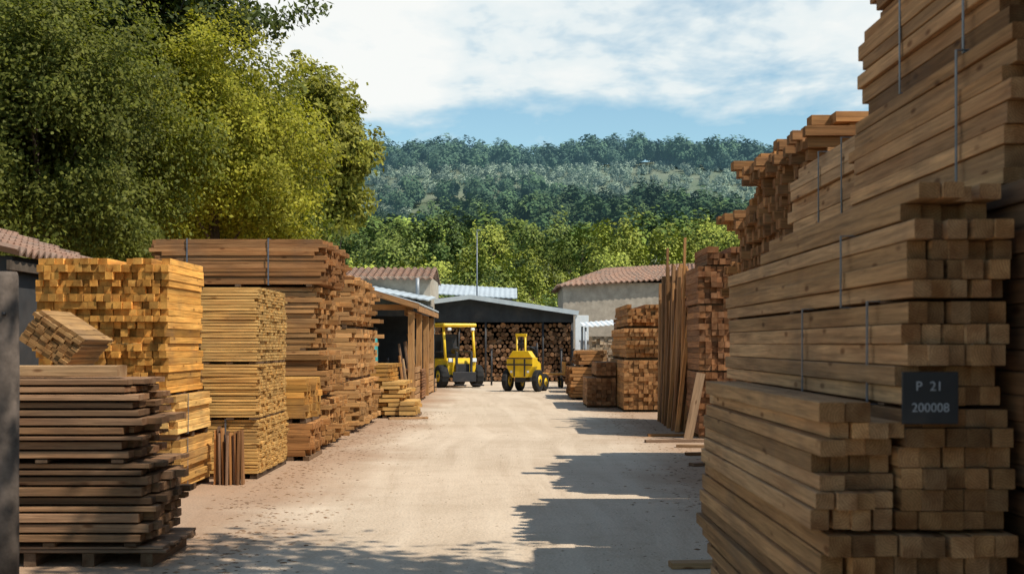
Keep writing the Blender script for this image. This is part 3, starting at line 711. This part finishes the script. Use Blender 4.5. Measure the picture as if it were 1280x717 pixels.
def tree(name,label,loc,centre,radii,nclump,rc,per,size,asp,cA,cB,mat,r0=.2,seed=1,shell=.45,flat=1.0,group=None,extra=None,nl=10,sub=2):
    rng=np.random.default_rng(seed)
    r=root(name,loc,label,'tree',group)
    cl,R=make_clumps(centre,radii,nclump,rc,rng,shell,sub)
    if extra:
        for (e,er) in extra: cl.append(np.array(e)); R.append(er)
    me=crown(cl,R,per,size,asp,cA,cB,rng,centre,mat,flat=flat)
    o=bpy.data.objects.new('crown',me); link(o,r)
    V,F=trunk_mesh((0,0,0),centre,cl,r0,rng,nl); mesh_obj('trunk',V,F,M_bark,r,smooth=True)
    return r
LG=(0.22,0.225,0.025); LG2=(0.36,0.33,0.04); DG=(0.095,0.11,0.02); DG2=(0.18,0.185,0.035); PG=(0.055,0.075,0.02); PG2=(0.10,0.125,0.03)
tree('broadleaf_tree','full-crowned broadleaf tree with bright yellow-green leaves',(-7.5,32,0),(0,0,6.2),(2.7,2.4,3.5),150,.70,1250,.062,.8,LG,LG2,M_leaf,.14,11,.35)
tree('broadleaf_tree','dense olive-green tree behind the golden stack',(-10.4,28,0),(0,0,5.6),(3.2,2.6,3.8),170,.74,1150,.062,.8,DG,DG2,M_leaf,.14,12,.35)
tree('broadleaf_tree','shaded green tree filling the gap behind the stacks',(-8.2,37,0),(0,0,5.0),(2.5,2,4.6),90,.95,520,.10,.75,(.085,.105,.02),(.15,.16,.03),M_leaf,.2,13,sub=1)
tree('pine_tree','tall pine with airy yellow-green needle clumps',(-6.4,42,0),(.1,0,7.5),(1.6,1.5,3.2),80,.58,900,.10,.95,(0.18,0.19,0.03),(0.30,0.28,0.045),M_pine,.13,14,.3,.85)
tree('pine_tree','high dark pine spreading over the other trees',(-11.5,33,0),(0,0,10.6),(5.4,3,2.4),180,.78,620,.10,.95,PG,PG2,M_pine,.18,15,.2,.7,
     extra=[((4.6,-1,9.9),.6),((5.4,-1,9.7),.5),((6.1,-1,9.9),.4),((6.6,-1,10.1),.35),((3.6,-1,9.7),.7)],nl=12)
tree('broadleaf_tree','dark leafy tree rising behind the hut',(-13.8,30,0),(0,0,6.6),(3.6,2.6,4.8),120,.95,440,.11,.75,DG,DG2,M_leaf,.2,16,sub=1)
tree('broadleaf_tree','deep green tree behind the wide brown stack',(-11.3,40,0),(0,0,6.0),(4.6,2,5.4),130,1.2,280,.15,.75,DG,DG2,M_leaf,.2,17,sub=1)
tree('broadleaf_tree','broad tree overhanging the near end of the road',(6.8,3.6,0),(-2.2,1.2,7.4),(3.5,2.9,1.9),100,.75,250,.12,.75,DG,DG2,M_belt,.22,18,.3,nl=18,sub=1)

def ground_h(x,y):
    h=np.interp(y,[0,85,120,200,240,310,340,420,500,540,620,900],[-2,-.5,3.0,16,13,32,30,46,63,70,66,20])
    k=np.clip((y-90)/200,0,1)
    n=np.sin(x*.021+1.3)*3.0+np.sin(x*.05+y*.02)*2.0+np.sin(x*.011-y*.013+2)*4
    sl=np.clip((y-420)/120,0,1)*np.clip(x-20,0,200)*.035
    return h+n*k+sl
belt=[]
for vi,(cA,cB,cen,rad,nc,mat) in enumerate((((0.20,0.235,0.035),(0.32,0.34,0.055),(0,0,4.8),(3.2,3.2,3.4),34,M_belt),
                        ((0.12,0.165,0.03),(0.20,0.24,0.05),(0,0,5.0),(3.3,3.3,3.6),36,M_belt),
                        ((0.07,0.115,0.03),(0.12,0.165,0.04),(0,0,5.6),(2.9,2.9,3.2),32,M_belt))):
    rng=np.random.default_rng(50+vi)
    cl,R=make_clumps(cen,rad,nc,1.15,rng,.5,1)
    me=crown(cl,R,95,.24,.7,cA,cB,rng,cen,mat,up=1.1,tail=.1)
    V,F=trunk_mesh((0,0,0),cen,cl,.2,rng,6)
    tm=bpy.data.meshes.new('trunk'); tm.from_pydata(V,[],F); tm.materials.append(M_bark)
    belt.append((me,tm))
rng=np.random.default_rng(77)
labs=('bright green broadleaf tree at the foot of the hill','mid-green rounded tree at the foot of the hill','dark green pine at the foot of the hill')
for row,(yy,sc_,n) in enumerate(((90,.5,20),(104,.64,20),(120,.75,20),(138,.85,22))):
    for i in range(n):
        x=-24+52*(i+.5)/n*(yy/100)+rng.normal()*1.2-(yy-100)*.1; y=yy+rng.normal()*3
        vi=rng.choice(3,p=[.5,.35,.15]); s=sc_*rng.uniform(.65,1.3)
        r=root('hill_foot_tree',(x,y,float(ground_h(x,y))-.2 if y>90 else 0),labs[vi],'tree','trees at the foot of the hill',rng.uniform(0,6.28))
        r.scale=(s,s,s*rng.uniform(.9,1.1))
        c=bpy.data.objects.new('crown',belt[vi][0]); link(c,r); t_=bpy.data.objects.new('trunk',belt[vi][1]); link(t_,r)

# ------------------------------------------------ terrain
def hill():
    xs=np.linspace(-420,520,120); ys=np.concatenate([np.linspace(70,300,60),np.linspace(306,900,70)])
    V=[(x,y,float(ground_h(x,y))) for y in ys for x in xs]; w=len(xs)
    F=[(j*w+i,j*w+i+1,(j+1)*w+i+1,(j+1)*w+i) for j in range(len(ys)-1) for i in range(w-1)]
    m,nt,b=newmat('hazed_hillside_scrub')
    pos=N(nt,'ShaderNodeNewGeometry').outputs['Position']
    n1=noise(nt,pos,.06,5,.6)
    c=mixc(nt,mapr(nt,n1,.4,.6,0,1),(0.09,0.12,0.04),(0.18,0.19,0.10))
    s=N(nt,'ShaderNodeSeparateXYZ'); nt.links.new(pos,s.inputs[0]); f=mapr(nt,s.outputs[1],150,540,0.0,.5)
    c=mixc(nt,f,c,(.15,.21,.20)); setin(nt,b.inputs['Base Color'],c); b.inputs['Roughness'].default_value=1  # distance haze painted into the scrub colour as well
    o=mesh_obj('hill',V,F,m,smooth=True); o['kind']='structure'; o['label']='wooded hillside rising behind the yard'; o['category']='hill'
hill()
def scatter(name,label,pts,sc,src):
    me=bpy.data.meshes.new(name); me.from_pydata([tuple(p) for p in pts],[],[])
    a=me.attributes.new('sc','FLOAT','POINT'); a.data.foreach_set('value',np.asarray(sc,dtype=np.float32))
    o=bpy.data.objects.new(name,me); link(o); o['kind']='stuff'; o['label']=label; o['category']='trees'
    ng=bpy.data.node_groups.new(name,'GeometryNodeTree')
    ng.interface.new_socket('Geometry',in_out='INPUT',socket_type='NodeSocketGeometry')
    ng.interface.new_socket('Geometry',in_out='OUTPUT',socket_type='NodeSocketGeometry')
    gi=ng.nodes.new('NodeGroupInput'); go=ng.nodes.new('NodeGroupOutput')
    ip=ng.nodes.new('GeometryNodeInstanceOnPoints'); oi=ng.nodes.new('GeometryNodeObjectInfo'); oi.inputs['Object'].default_value=src
    rv=ng.nodes.new('FunctionNodeRandomValue'); rv.data_type='FLOAT_VECTOR'; rv.inputs[0].default_value=(0,0,0); rv.inputs[1].default_value=(.1,.1,6.28)
    e=ng.nodes.new('FunctionNodeEulerToRotation'); na=ng.nodes.new('GeometryNodeInputNamedAttribute'); na.data_type='FLOAT'; na.inputs['Name'].default_value='sc'
    L=ng.links.new
    L(gi.outputs[0],ip.inputs['Points']); L(oi.outputs['Geometry'],ip.inputs['Instance']); L(rv.outputs[0],e.inputs[0]); L(e.outputs[0],ip.inputs['Rotation'])
    L(na.outputs[0],ip.inputs['Scale']); L(ip.outputs[0],go.inputs[0])
    md=o.modifiers.new('scatter','NODES'); md.node_group=ng
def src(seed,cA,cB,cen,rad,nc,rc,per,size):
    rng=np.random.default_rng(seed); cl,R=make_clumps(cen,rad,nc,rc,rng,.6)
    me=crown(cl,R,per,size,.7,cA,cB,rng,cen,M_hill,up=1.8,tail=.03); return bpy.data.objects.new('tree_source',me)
S_pine=[src(101,(0.035,0.065,0.022),(0.065,0.10,0.03),(0,0,4.6),(3.0,3.0,2.8),14,1.5,26,.62),
        src(102,(0.045,0.08,0.025),(0.08,0.12,0.035),(0,0,4.0),(2.9,2.9,3.2),14,1.5,26,.62)]
S_mid=[src(103,(0.13,0.175,0.03),(0.20,0.245,0.05),(0,0,3.6),(3.1,3.1,3.0),16,1.4,32,.5),
       src(104,(0.08,0.125,0.03),(0.13,0.175,0.045),(0,0,4.0),(3.1,3.1,3.2),16,1.4,32,.5)]
S_ol=[src(105,(0.23,0.27,0.17),(0.31,0.35,0.23),(0,0,1.7),(2.1,2.1,1.4),9,1.0,36,.42)]
def pts(y0,y1,spacing,xr,cond,seed,jit=.45):
    rng=np.random.default_rng(seed); out=[]
    y=y0
    while y<y1:
        xl,xh=xr(y); x=xl
        while x<xh:
            px=x+rng.normal()*spacing*jit; py=y+rng.normal()*spacing*jit
            if cond(px,py,rng): out.append((px,py,float(ground_h(px,py))-.3))
            x+=spacing
        y+=spacing
    return out
def nz(x,y): return math.sin(x*.045+y*.02)+math.sin(x*.021-y*.05+1.7)+math.sin(y*.083+x*.01)*.7
xr=lambda y:(-.18*y-15,.28*y+15)
low=pts(150,222,6.0,xr,lambda x,y,r:nz(x,y)>-1.3,201)
mid=pts(258,335,6.0,xr,lambda x,y,r:nz(x,y)>-1.4 ,202)
oli=pts(345,520,6.2,xr,lambda x,y,r:r.random()<.9 and (y>420 or nz(x,y)<.5),203,.35)
rid=pts(500,556,5.4,xr,lambda x,y,r:y>508+12*math.sin(x*.05),204)
spk=pts(345,500,9,xr,lambda x,y,r:nz(x,y)>(.35 if y<430 else 1.3),205)
def sc(n,a,b,seed): return np.random.default_rng(seed).uniform(a,b,n)
h=lambda L,k:[p for i,p in enumerate(L) if (i*7919)%2==k]
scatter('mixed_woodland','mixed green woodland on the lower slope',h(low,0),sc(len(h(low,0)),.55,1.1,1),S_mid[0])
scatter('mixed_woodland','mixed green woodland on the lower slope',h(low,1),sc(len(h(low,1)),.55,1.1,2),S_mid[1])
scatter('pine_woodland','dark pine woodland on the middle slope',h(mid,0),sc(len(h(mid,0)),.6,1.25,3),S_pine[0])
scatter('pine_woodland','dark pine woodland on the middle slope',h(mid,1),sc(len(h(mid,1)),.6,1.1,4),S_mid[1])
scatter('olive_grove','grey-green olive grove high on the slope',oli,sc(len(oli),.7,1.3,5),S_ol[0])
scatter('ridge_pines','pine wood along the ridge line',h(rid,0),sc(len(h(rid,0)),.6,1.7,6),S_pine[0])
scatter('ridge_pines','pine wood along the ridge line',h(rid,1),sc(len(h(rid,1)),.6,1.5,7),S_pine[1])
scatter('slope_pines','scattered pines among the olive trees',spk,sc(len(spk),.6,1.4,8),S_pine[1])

# ------------------------------------------------ ground
def ground():
    m,nt,b=newmat('sandy_dirt')
    pos=N(nt,'ShaderNodeNewGeometry').outputs['Position']
    n1=noise(nt,pos,.35,5,.6); n2=noise(nt,pos,3.0,5,.65); n3=noise(nt,pos,40,3,.7)
    c=mixc(nt,mapr(nt,n1,.35,.68,0,1),(0.62,0.50,0.375),(0.51,0.40,0.29))
    c=mixc(nt,mapr(nt,n2,.5,.8,0,.5),c,(0.40,0.295,0.20))
    c=mixc(nt,1,c,grey(nt,mapr(nt,n3,.3,.7,.8,1.13)),'MULTIPLY')
    s=N(nt,'ShaderNodeSeparateXYZ'); nt.links.new(pos,s.inputs[0])
    curve=math_(nt,'MULTIPLY',math_(nt,'POWER',math_(nt,'MAXIMUM',math_(nt,'SUBTRACT',s.outputs[1],5.0),0.0),2.0),-0.0008)
    xx=math_(nt,'SUBTRACT',s.outputs[0],curve)
    xx=math_(nt,'ADD',xx,math_(nt,'MULTIPLY',noise(nt,scalev(nt,pos,(0,.09,0)),1,2,.5),2.0))
    cx=N(nt,'ShaderNodeCombineXYZ'); nt.links.new(xx,cx.inputs[0]); nt.links.new(math_(nt,'MULTIPLY',s.outputs[1],.06),cx.inputs[1])
    ruts=noise(nt,cx.outputs[0],2.2,3,.55)
    c=mixc(nt,mapr(nt,ruts,.45,.68,0,.5),c,(0.69,0.57,0.435))
    ruts2=noise(nt,scalev(nt,cx.outputs[0],(1.6,1,1)),2.6,4,.6)
    c=mixc(nt,mapr(nt,ruts2,.54,.72,0,.4),c,(0.40,0.30,0.205))
    edge=mapr(nt,math_(nt,'ADD',math_(nt,'ABSOLUTE',s.outputs[0]),math_(nt,'MULTIPLY',n1,2.4)),2.8,3.9,0,.75)
    c=mixc(nt,edge,c,mixc(nt,n2,(0.38,0.22,0.125),(0.28,0.175,0.11)))
    v=N(nt,'ShaderNodeTexVoronoi'); setin(nt,v.inputs['Vector'],pos); v.inputs['Scale'].default_value=34
    hgt=math_(nt,'ADD',math_(nt,'MULTIPLY',n3,.4),math_(nt,'ADD',math_(nt,'MULTIPLY',v.outputs['Distance'],-.3),math_(nt,'ADD',math_(nt,'MULTIPLY',ruts,.8),math_(nt,'MULTIPLY',n2,.9))))
    setin(nt,b.inputs['Base Color'],c); b.inputs['Roughness'].default_value=.95; b.inputs['Specular IOR Level'].default_value=.15
    bump(nt,b,hgt,.6,.03)
    o=mesh_obj('dirt_road',[(-14,-6,.004),(14,-6,.004),(14,80,.004),(-14,80,.004)],[(0,1,2,3)],m); o['kind']='structure'; o['label']='pale sandy dirt yard road with wheel ruts'; o['category']='road'
    m2,nt,b=newmat('rough_grass_ground'); pos=N(nt,'ShaderNodeNewGeometry').outputs['Position']
    n1=noise(nt,pos,.2,5,.6); setin(nt,b.inputs['Base Color'],mixc(nt,mapr(nt,n1,.4,.6,0,1),(.10,.12,.045),(.22,.18,.11))); b.inputs['Roughness'].default_value=1
    o=mesh_obj('ground',[(-2500,-1500,0),(2500,-1500,0),(2500,3500,0),(-2500,3500,0)],[(0,1,2,3)],m2); o['kind']='structure'; o['label']='dry grassy ground around the yard'; o['category']='ground'
ground()
rng=np.random.default_rng(5)
def chips(name,label,n,gen,size,colA,colB,mat,flat=.5):
    oct_=np.array([(1,0,0),(0,1,0),(-1,0,0),(0,-1,0),(0,0,1)],float); f=[(0,1,4),(1,2,4),(2,3,4),(3,0,4)]
    V=[];F=[];T=[]
    for i in range(n):
        x,y=gen(); s=size*rng.uniform(.4,1.6)*(.6+.4*rng.random()); a=rng.uniform(0,6.28); ca,sa=math.cos(a),math.sin(a); el=rng.uniform(.6,1.8) ; o=len(V)
        k=rng.random(); col=[colA[j]*(1-k)+colB[j]*k for j in range(3)]
        for p in oct_:
            px,py=p[0]*s*el,p[1]*s*rng.uniform(.7,1.1); V.append((x+px*ca-py*sa,y+px*sa+py*ca,.003+p[2]*s*flat)); T.append((*col,1))
        F+=[tuple(o+q for q in t_) for t_ in f]
    bcs=[(v[0],v[1],v[2]) for v in V]
    o=mesh_obj(name,V,F,mat,None,None,False,T,bcs); o['kind']='stuff'; o['label']=label; o['category']='gravel'
def g1():
    y=9+24*rng.random()**2; return rng.uniform(-2.8,3.2),y
chips('gravel','small loose stones scattered over the dirt',2600,g1,.010,(.5,.38,.27),(.66,.54,.42),WE)
def g2():
    if rng.random()<.6: y=rng.uniform(9.5,32); return -2.55-abs(rng.normal())*.25+(.1 if y<13 else -.35 if y<25 else 0)+abs(rng.normal())*.5,y
    y=rng.uniform(9,40); return 2.5-abs(rng.normal())*.5+(.5 if y>18 else 0),y
chips('wood_chips','bark and wood chips along the stack bases',3500,g2,.025,(.2,.12,.07),(.5,.32,.18),WE,.25)

# ------------------------------------------------ world & sun
sd=Vector((0.65,-0.40,1.0)).normalized()
w=bpy.data.worlds.new('World'); scene.world=w; w.use_nodes=True; nt=w.node_tree; nt.nodes.clear()
out=N(nt,'ShaderNodeOutputWorld'); sky=N(nt,'ShaderNodeTexSky',sky_type='NISHITA'); sky.sun_disc=False
sky.sun_elevation=math.asin(sd.z); sky.sun_rotation=math.atan2(sd.x,sd.y); sky.air_density=1.0; sky.dust_density=.3; sky.ozone_density=1.5
bg=N(nt,'ShaderNodeBackground'); nt.links.new(mixc(nt,1,sky.outputs[0],(1.0,1.15,1.06),'MULTIPLY'),bg.inputs[0]); bg.inputs[1].default_value=.13
tc=N(nt,'ShaderNodeTexCoord').outputs['Generated']; s=N(nt,'ShaderNodeSeparateXYZ'); nt.links.new(tc,s.inputs[0])
zz=math_(nt,'ADD',math_(nt,'MAXIMUM',s.outputs[2],0.0),.10)
cx=N(nt,'ShaderNodeCombineXYZ'); nt.links.new(math_(nt,'DIVIDE',s.outputs[0],zz),cx.inputs[0]); nt.links.new(math_(nt,'DIVIDE',s.outputs[1],zz),cx.inputs[1])
c1=noise(nt,scalev(nt,cx.outputs[0],(1.0,.8,1)),1.5,5,.6,.3); c2=noise(nt,scalev(nt,cx.outputs[0],(1.3,.8,1)),4.5,4,.6,.2)
cv=math_(nt,'ADD',math_(nt,'MULTIPLY',c1,.65),math_(nt,'MULTIPLY',c2,.35))
thr=mapr(nt,s.outputs[2],.165,.192,-.16,.10)
leftb=mapr(nt,s.outputs[0],-.10,-.03,.16,0)
cv=math_(nt,'ADD',math_(nt,'ADD',cv,thr),leftb)
fac=mapr(nt,cv,.42,.60,0,.96)
fade=math_(nt,'MULTIPLY',mapr(nt,s.outputs[2],.35,.6,1,.1),mapr(nt,s.outputs[1],-.2,.5,.1,1))
fac=math_(nt,'MULTIPLY',fac,fade)
cb=N(nt,'ShaderNodeBackground'); shade=mapr(nt,cv,.48,.72,0,1)
setin(nt,cb.inputs[0],mixc(nt,shade,(0.68,0.81,0.86),(0.97,0.98,0.95))); cb.inputs[1].default_value=1.0
mx=N(nt,'ShaderNodeMixShader'); nt.links.new(fac,mx.inputs[0]); nt.links.new(bg.outputs[0],mx.inputs[1]); nt.links.new(cb.outputs[0],mx.inputs[2]); nt.links.new(mx.outputs[0],out.inputs[0])
L=bpy.data.lights.new('sun','SUN'); L.energy=5.0; L.angle=math.radians(.5); L.color=(1,.92,.79)
lo=bpy.data.objects.new('sun',L); link(lo); lo.rotation_euler=sd.to_track_quat('Z','Y').to_euler(); lo.location=(20,-10,30)

cam=bpy.data.cameras.new('camera'); co=bpy.data.objects.new('camera',cam); link(co)
cam.sensor_width=36; cam.lens=45; cam.shift_y=71.5/1280; cam.clip_end=6000; cam.clip_start=.1
co.location=(0,0,1.7); co.rotation_euler=(math.pi/2,0,0)
cam.dof.use_dof=True; cam.dof.focus_distance=28; cam.dof.aperture_fstop=4.5
scene.camera=co
